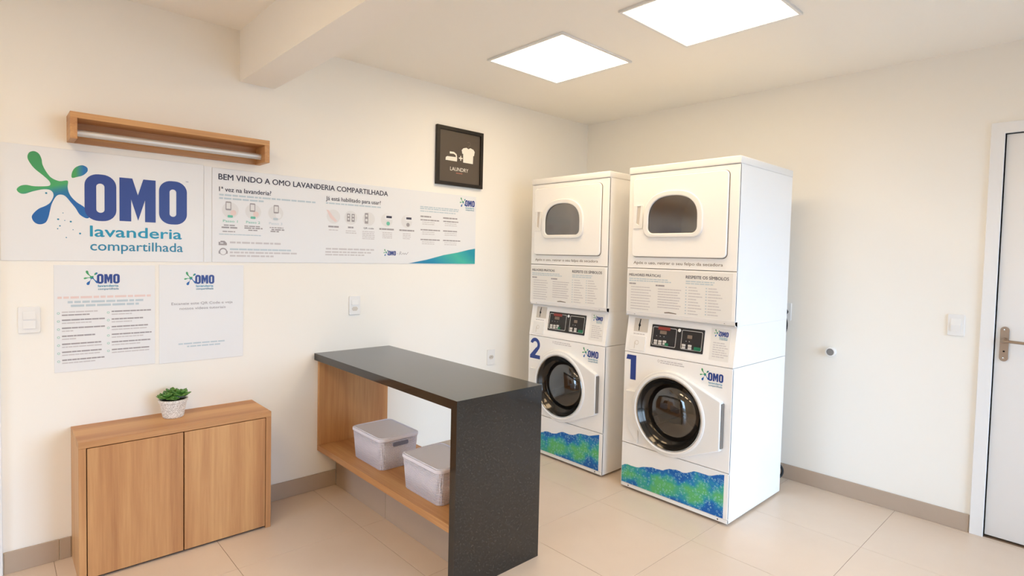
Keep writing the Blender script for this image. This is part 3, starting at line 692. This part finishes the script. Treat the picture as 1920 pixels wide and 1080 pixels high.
# ------------------------------------------------------------------ storage bins
def storage_bin(label, cx, cy):
    t = thing('storage_bin', label, 'storage box', (cx, cy, ST), 0, 'white lidded bins on the counter shelf')
    bm = bmesh.new(); rings = []
    for z, hx, hy, r in ((0.0, 0.106, 0.147, 0.03), (0.006, 0.111, 0.152, 0.032), (0.155, 0.122, 0.162, 0.034)):
        rings.append([bm.verts.new((a, b, z)) for a, b in rrect(-hx, hx, -hy, hy, r, 6)])
    for a, b in zip(rings, rings[1:]):
        for i in range(len(a)): bm.faces.new((a[i], a[(i + 1) % len(a)], b[(i + 1) % len(b)], b[i]))
    bm.faces.new(rings[0][::-1])
    bmesh.ops.recalc_face_normals(bm, faces=bm.faces[:])
    link('tub', from_bm(bm, 'tub', 40), 'bin_plastic', t)
    me = curve_me([rrect(-0.126, 0.126, -0.166, 0.166, 0.036, 6)], 0.018, 0.004, 2, 'lid'); me.transform(Matrix.Translation((0, 0, 0.164))); smooth(me, 40)
    ld = link('lid', me, 'bin_lid_plastic', t)
    me = curve_me([rrect(-0.117, 0.117, -0.157, 0.157, 0.030, 6), rrect(-0.112, 0.112, -0.152, 0.152, 0.026, 6)], 0.006, 0.002, 1, 'rim'); me.transform(Matrix.Translation((0, 0, 0.173))); smooth(me, 40)
    link('rim', me, 'bin_lid_plastic', ld)
    for s in (-1, 1):
        o = plate('handle_slot', [rrect(-0.047, 0.047, -0.011, 0.011, 0.007, 4)], -0.003, 0.001, 'bin_slot', t)
        o.location = (0, s * 0.1625, 0.134); o.rotation_euler = (0, 0, 0 if s < 0 else PI)
    return t
storage_bin('white lidded bin at the wall end of the counter shelf, grey handle slot showing', -2.229, -0.468)
storage_bin('white lidded bin partly hidden by the black end slab of the counter', -2.240, -1.012)

# ------------------------------------------------------------------ washers and dryers
W, D = 0.697, 0.68
PC = (0.335, 0.537)      # porthole centre
def number_mesh(num, parent, y):
    if num == 1:
        flat('number', [[(0.046, 0.686), (0.086, 0.686), (0.086, 0.837), (0.020, 0.837), (0.014, 0.808), (0.046, 0.808)]], y, 'navy_print', parent)
    else:
        arc = [(0.064 + 0.049 * math.cos(math.radians(a)), 0.788 + 0.049 * math.sin(math.radians(a))) for a in range(165, -41, -12)]
        inner = [(0.064 + 0.024 * math.cos(math.radians(a)), 0.788 + 0.024 * math.sin(math.radians(a))) for a in range(-40, 166, 12)]
        flat('number', [arc + [(0.066, 0.713), (0.116, 0.713), (0.116, 0.686), (0.014, 0.686), (0.014, 0.708), (0.070, 0.764)] + inner], y, 'navy_print', parent)
def make_washer(num, loc, label):
    t = thing('washing_machine', label, 'washing machine', loc, RB, 'front-loading washing machines')
    box('body', 0.0, W, 0.004, D, 0.014, 0.853, 'white_enamel', t, open_front=True)
    for fx in (0.05, W - 0.05):
        for fy in (0.05, D - 0.05): lathe('foot', [(0, 0), (0.02, 0), (0.016, 0.015), (0, 0.015)], 'rubber', t, 16, 'z', (fx, fy, 0))
    plate('front_panel', [rrect(0, W, 0.289, 0.853, 0.004, 3), circ(*PC, 0.225, 64)], 0.0, 0.012, 'white_enamel', t, 0.002)
    lp = plate('lower_panel', [rrect(0, W, 0.036, 0.285, 0.004, 3)], 0.0, 0.012, 'white_enamel', t, 0.002)
    kp = box('kick_strip', 0.0, W, 0.001, 0.012, 0.014, 0.034, 'white_enamel', t, 0.001, 1)
    for q in (0.055, W - 0.055): lathe('screw', [(0, -0.001), (0.004, 0.0), (0.0045, 0.003)], 'dark_ring', kp, 12, center=(q, 0.0005, 0.024))
    rnd = random.Random(num)
    top = [(0.004 + 0.668 * i / 30, 0.138 + (0.272 - 0.138) * (i / 30) + 0.006 * math.sin(i * 0.9) + rnd.uniform(-0.003, 0.003)) for i in range(31)]
    flat('bubble_strip', [[(0.004, 0.038), (0.672, 0.038)] + top[::-1]], -0.0006, 'bubble_print', lp)
    # door: a moulded white cover with a round glass and a straight handle edge on the right
    cx, cz = PC; R = 0.247
    out = []
    hx, h0, h1 = 0.652, 0.405, 0.672
    def tang(px, pz, sgn):
        d = math.hypot(px - cx, pz - cz); base = math.atan2(pz - cz, px - cx); a = base + sgn * math.acos(R / d); return a
    a1, a0 = tang(hx, h1, 1), tang(hx, h0, -1)
    n = 64
    span = (a0 + 2 * PI) - a1
    arc = [(cx + R * math.cos(a1 + span * i / n), cz + R * math.sin(a1 + span * i / n)) for i in range(n + 1)]
    cover = [(hx, h0), (hx, h1)] + arc
    dr = plate('door', [cover, circ(cx, cz, 0.216, 64)], -0.034, 0.0, 'white_plastic', t, 0.007, 50, 3)
    lathe('door_lip', [(0.232, -0.0335), (0.230, -0.040), (0.222, -0.043), (0.214, -0.040), (0.2125, -0.030), (0.2125, 0.0)], 'white_plastic', dr, 72, center=(cx, 0, cz))
    lathe('glass_ring', [(0.2128, -0.036), (0.210, -0.038), (0.205, -0.034), (0.196, -0.006), (0.172, 0.022), (0.166, 0.024)], 'dark_ring', dr, 72, center=(cx, 0, cz))
    lathe('chrome_ring', [(0.2126, -0.0368), (0.2105, -0.0400), (0.2075, -0.0385), (0.2060, -0.0345)], 'chrome', dr, 72, center=(cx, 0, cz))
    lathe('glass', [(0.168, 0.022), (0.160, 0.012), (0.140, -0.002), (0.105, -0.014), (0.06, -0.021), (0.0, -0.023)], 'washer_glass', dr, 64, center=(cx, 0, cz), sm=80)
    box('handle', hx - 0.001, hx + 0.007, -0.026, -0.001, h0 + 0.012, h1 - 0.012, 'handle_grey', dr, 0.0015, 1)
    plate('hinge_cover', [[(0.030, 0.618), (0.030, 0.470), (0.045, 0.400), (0.075, 0.350), (0.12, 0.310), (0.125, 0.618)]], -0.016, 0.0, 'white_plastic', t, 0.004, 50)
    dm = lathe('drum', [(0.190, 0.030), (0.195, 0.06), (0.195, 0.40), (0.18, 0.42), (0.0, 0.42)], 'drum_steel', t, 64, center=(cx, 0, cz))
    for k in range(3):
        a = PI / 2 + 2 * PI * k / 3 + 0.5
        b_ = box('lifter', -0.025, 0.025, 0.08, 0.38, 0.15, 0.196, 'drum_steel', dm, 0.012, 2); b_.location = (cx, 0, cz); b_.rotation_euler = (0, a, 0)
    lathe('gasket', [(0.226, 0.004), (0.226, 0.02), (0.190, 0.034), (0.185, 0.03)], 'rubber', t, 64, center=(cx, 0, cz))
    number_mesh(num, t, -0.0006)
    logo(t, 0.509, 0.792, 0.137, -0.0006)
    print_lines('small_print', [(0.255, 0.40, 0.832, 0.006), (0.255, 0.41, 0.820, 0.006)], 'pale_print', t, -0.0006, 50)
    flat('print_mark', [circ(0.243, 0.828, 0.008, 14), circ(0.243, 0.828, 0.005, 14)], -0.0006, 'pale_print', t)
    # slanted console
    z0, z1, back = 0.856, 1.078, 0.032
    cs = side_prism('console', [(0.0, z0), (0.0, z0 + 0.006), (back, z1), (D, z1), (D, z0)], 0.0, W, 'white_enamel', t)
    ang = math.atan2(back, z1 - z0 - 0.006)
    def on(o): o.location = (0, 0, z0 + 0.006); o.rotation_euler = (-ang, 0, 0); return o
    on(plate('display', [rrect(0.178, 0.517, 0.044, 0.178, 0.004, 3)], -0.003, 0.002, 'display_black', cs, 0.001))
    Yd = -0.0035
    for x0, x1 in ((0.186, 0.345), (0.378, 0.508)):
        on(flat('display_border', [rrect(x0, x1, 0.056, 0.166, 0.008, 4), rrect(x0 + 0.0035, x1 - 0.0035, 0.0595, 0.1625, 0.006, 4)], Yd, 'silver_line', cs))
    on(flat('display_label', [rect(0.222, 0.302, 0.150, 0.168)], Yd - 0.0003, 'red_print', cs))
    on(flat('display_window', [rrect(0.235, 0.280, 0.126, 0.146, 0.003, 3)], Yd, 'brown_print', cs))
    on(flat('display_window', [rrect(0.415, 0.445, 0.120, 0.140, 0.003, 3)], Yd, 'brown_print', cs))
    on(lathe('indicator', [(0, -0.007), (0.008, -0.006), (0.010, -0.003)], 'white_plastic', cs, 20, center=(0.361, 0, 0.160)))
    for x0, z, m_ in ((0.212, 0.076, 'key_grey'), (0.242, 0.076, 'key_grey'), (0.272, 0.078, 'key_grey'), (0.398, 0.074, 'key_grey'), (0.436, 0.074, 'key_grey')):
        for q in (0.006, -0.008): on(plate('key', [rrect(x0 - 0.011, x0 + 0.011, z + q - 0.006, z + q + 0.006, 0.002, 2)], -0.006, -0.002, m_, cs, 0.001))
    on(plate('key', [rrect(0.276, 0.298, 0.060, 0.076, 0.002, 2)], -0.0065, -0.002, 'key_green', cs, 0.001))
    on(plate('key', [rrect(0.462, 0.502, 0.058, 0.078, 0.003, 2)], -0.006, -0.002, 'key_green', cs, 0.001))
    for x0, z in ((0.215, 0.112), (0.240, 0.112), (0.265, 0.112), (0.410, 0.104), (0.430, 0.104)):
        on(flat('display_dot', [circ(x0, z, 0.0025, 10)], Yd, 'silver_line', cs))
    on(plate('coin_plate', [rrect(0.050, 0.148, 0.122, 0.204, 0.004, 3)], -0.002, 0.001, 'plate_grey', cs, 0.0006))
    on(flat('coin_slot', [[(0.084, 0.128), (0.090, 0.128), (0.091, 0.152), (0.097, 0.160), (0.092, 0.172), (0.095, 0.200), (0.089, 0.200), (0.084, 0.172), (0.080, 0.162), (0.084, 0.152)]], -0.0026, 'dark_gap', cs))
    on(plate('coin_box', [rrect(0.030, 0.142, 0.008, 0.096, 0.004, 3)], -0.003, 0.001, 'white_plastic', cs, 0.001))
    on(flat('coin_box_lock', [circ(0.082, 0.055, 0.014, 18), circ(0.082, 0.055, 0.011, 18)], -0.0036, 'plate_grey', cs))
    on(flat('coin_box_mark', [rect(0.066, 0.070, 0.018, 0.060)], -0.0036, 'plate_grey', cs))
    on(print_lines('small_print', [(0.05, 0.13, 0.108, 0.006)], 'pale_print', cs, -0.001, 60))
    hold = on(plate('console_sticker', [rrect(0.555, 0.668, 0.022, 0.198, 0.003, 2)], -0.0009, 0.0004, 'sheet_white', cs))
    k = []
    on(print_lines('small_print', [(0.572, 0.64 + 0.012 * (q % 3), 0.118 - 0.0125 * q, 0.005) for q in range(7)], 'pale_print', cs, -0.0014, 61))
    return t, cs, on
def console_logo(cs, on):
    before = set(cs.children)
    logo(cs, 0.572, 0.168, 0.082, -0.0014)
    for o in set(cs.children) - before: on(o)

def dee(x0, x1, z0, z1, rb, n=24):
    """flat-bottomed window outline with an arched top"""
    cx = (x0 + x1) / 2; hw = (x1 - x0) / 2; zs = z0 + (z1 - z0) * 0.40; pts = []
    for i in range(7):
        a = math.radians(180 + 90 * i / 6); pts.append((x0 + rb + rb * math.cos(a), z0 + rb + rb * math.sin(a)))
    for i in range(7):
        a = math.radians(270 + 90 * i / 6); pts.append((x1 - rb + rb * math.cos(a), z0 + rb + rb * math.sin(a)))
    for i in range(n + 1):
        a = PI * i / n; c, s = math.cos(a), math.sin(a)
        pts.append((cx + hw * math.copysign(abs(c) ** 0.82, c), zs + (z1 - zs) * abs(s) ** 0.82))
    return pts
def make_dryer(loc, label):
    t = thing('tumble_dryer', label, 'tumble dryer', (loc[0], loc[1], 1.0785), RB, 'tumble dryers stacked on the washers')
    B = -1.0785
    def Z(o): o.location = (0, 0, B); return o
    Z(box('body', 0.0, W, 0.004, D, 1.0785, 1.940, 'white_enamel', t, open_front=True))
    Z(box('lid', -0.004, W + 0.004, -0.006, D, 1.9405, 1.981, 'white_lid', t, 0.006, 3))
    glass = dee(0.152, 0.470, 1.578, 1.793, 0.035)
    Z(plate('face_panel', [rrect(0, W, 1.3715, 1.938, 0.004, 3), dee(0.13, 0.49, 1.56, 1.81, 0.04)], 0.0, 0.012, 'white_enamel', t, 0.002))
    lp = Z(plate('lower_panel', [rrect(0, W, 1.102, 1.368, 0.003, 3)], 0.0, 0.012, 'white_enamel', t, 0.002))
    Z(side_prism('bottom_lip', [(0.001, 1.1015), (0.001, 1.098), (0.010, 1.083), (0.020, 1.0785), (0.030, 1.0785), (0.030, 1.1015)], 0.0, W, 'white_enamel', t))
    for q in (0.06, W - 0.06):
        Z(lathe('screw', [(0, -0.0015), (0.0035, 0.0), (0.004, 0.003)], 'brushed_steel', t, 12, center=(q, 0.005, 1.091)))
    dr = Z(plate('door', [rrect(0.036, 0.640, 1.440, 1.910, 0.026, 6), dee(0.146, 0.476, 1.572, 1.799, 0.036)], -0.014, 0.0, 'white_enamel', t, 0.005, 50, 3))
    plate('door_seam_shade', [rrect(0.0335, 0.6430, 1.4365, 1.9120, 0.028, 6), dee(0.146, 0.476, 1.572, 1.799, 0.036)], -0.0022, -0.0002, 'seam_shade_grey', dr)  # shade line around the door edge put in as a coloured plate
    plate('window_frame', [dee(0.119, 0.503, 1.553, 1.823, 0.055), glass], -0.026, -0.013, 'white_plastic', dr, 0.006, 50, 3)
    plate('window_glass', [dee(0.148, 0.474, 1.574, 1.797, 0.035)], -0.0125, -0.010, 'dryer_glass', dr)
    plate('handle_frame', [rrect(0.046, 0.112, 1.608, 1.748, 0.006, 3), [(0.066, 1.640), (0.086, 1.628), (0.096, 1.742), (0.070, 1.742)]], -0.019, -0.0135, 'white_plastic', dr, 0.002)
    plate('handle_recess', [rect(0.064, 0.098, 1.626, 1.744)], -0.0148, -0.0142, 'plate_grey', dr)
    dm = Z(lathe('drum', [(0.23, 0.02), (0.25, 0.03), (0.25, 0.50), (0.0, 0.52)], 'dryer_drum', t, 48, center=(0.311, 0, 1.66)))
    lathe('drum_hub', [(0.0, 0.46), (0.05, 0.465), (0.06, 0.51)], 'rubber', dm, 32, center=(0.33, 0, 1.70))
    Z(text('lettering', 'Após o uso, retirar o seu felpo da secadora', 0.044, 1.396, 'brown_print', t, 0.575, 0.017, -0.0006, 0.004))
    sh = Z(plate('instruction_sheet', [rrect(0.008, 0.678, 1.108, 1.360, 0.002, 2)], -0.0006, 0.001, 'sheet_white', t))
    Y = -0.0012
    text('lettering', 'MELHORES PRÁTICAS', 0.016, 1.322, 'charcoal_print', sh, 0.222, 0.015, Y, 0.012)
    text('lettering', 'RESPEITE OS SÍMBOLOS', 0.402, 1.322, 'charcoal_print', sh, 0.254, 0.017, Y, 0.014)
    print_lines('small_print', [(0.016, 0.29, 1.306, 0.006), (0.016, 0.315, 1.294, 0.006), (0.402, 0.575, 1.306, 0.006), (0.402, 0.575, 1.294, 0.006)], 'blue_grey_print', sh, Y, 70)
    print_lines('small_print', [(0.018, 0.066, 1.276, 0.008), (0.206, 0.265, 1.272, 0.009)], 'grey_print', sh, Y, 71, 0.2)
    L = [(0.032, 0.165 + 0.01 * (q % 2), 1.256 - 0.0165 * q, 0.005) for q in range(9)]
    L += [(0.222, 0.375 - 0.01 * (q % 3), 1.252 - 0.0152 * q, 0.0055) for q in range(8)]
    L += [(0.420, 0.47 + 0.012 * (q % 4), 1.272 - 0.0165 * q, 0.005) for q in range(10)]
    L += [(0.540, 0.59 + 0.011 * (q % 4), 1.272 - 0.0160 * q, 0.005) for q in range(10)]
    print_lines('small_print', L, 'pale_print', sh, Y, 72, 0.25)
    print_lines('small_print', [(0.402, 0.410, 1.272 - 0.0165 * q, 0.006) for q in range(10)] + [(0.525, 0.533, 1.272 - 0.016 * q, 0.006) for q in range(10)], 'blue_grey_print', sh, Y, 73)
    flat('maker_mark', [[(0.268, 1.118), (0.30, 1.122), (0.35, 1.117), (0.348, 1.113), (0.30, 1.115), (0.272, 1.113)]], Y, 'brown_print', sh)
    return t
wx1, wy1 = -0.960, -1.157
wx2, wy2 = -0.950, -0.297
t1, cs, on = make_washer(1, (wx1, wy1, 0), 'white front-loading washing machine marked with a blue number 1, nearest the door'); console_logo(cs, on)
t2, cs, on = make_washer(2, (wx2, wy2, 0), 'white front-loading washing machine marked with a blue number 2, in the corner'); console_logo(cs, on)
make_dryer((wx1, wy1, 0), 'white tumble dryer nearest the door, its bright right side fully in view')
make_dryer((wx2, wy2, 0), 'white tumble dryer deepest in the corner, partly hidden by its twin')

# cable and hose between machine 1 and the wall
t = thing('power_cable', 'black power cable hanging from the wall socket behind washing machine 1', 'cable', (0, -1.738, 1.102), RB)
lathe('plug', [(0, -0.046), (0.012, -0.044), (0.018, -0.030), (0.020, -0.0105), (0, -0.0105)], 'rubber', t, 20)
tube('cord', [(0.0, -0.044, 0.0), (0.025, -0.075, -0.02), (0.050, -0.105, -0.06), (0.056, -0.125, -0.105), (0.045, -0.16, -0.16), (0.01, -0.22, -0.20), (-0.02, -0.279, -0.21)], 0.0055, 'rubber', t, 10)
t = thing('drain_hose', 'dark hose looping out behind the foot of washing machine 1', 'hose', (-0.2, -1.80, 0.1), 0)
tube('hose', [(-0.078, 0.03, 0.06), (0.02, 0.005, 0.045), (0.05, -0.016, 0.006), (0.04, -0.012, -0.035), (0.0, 0.03, -0.075), (-0.03, 0.12, -0.0915)], 0.0075, 'rubber', t, 12)
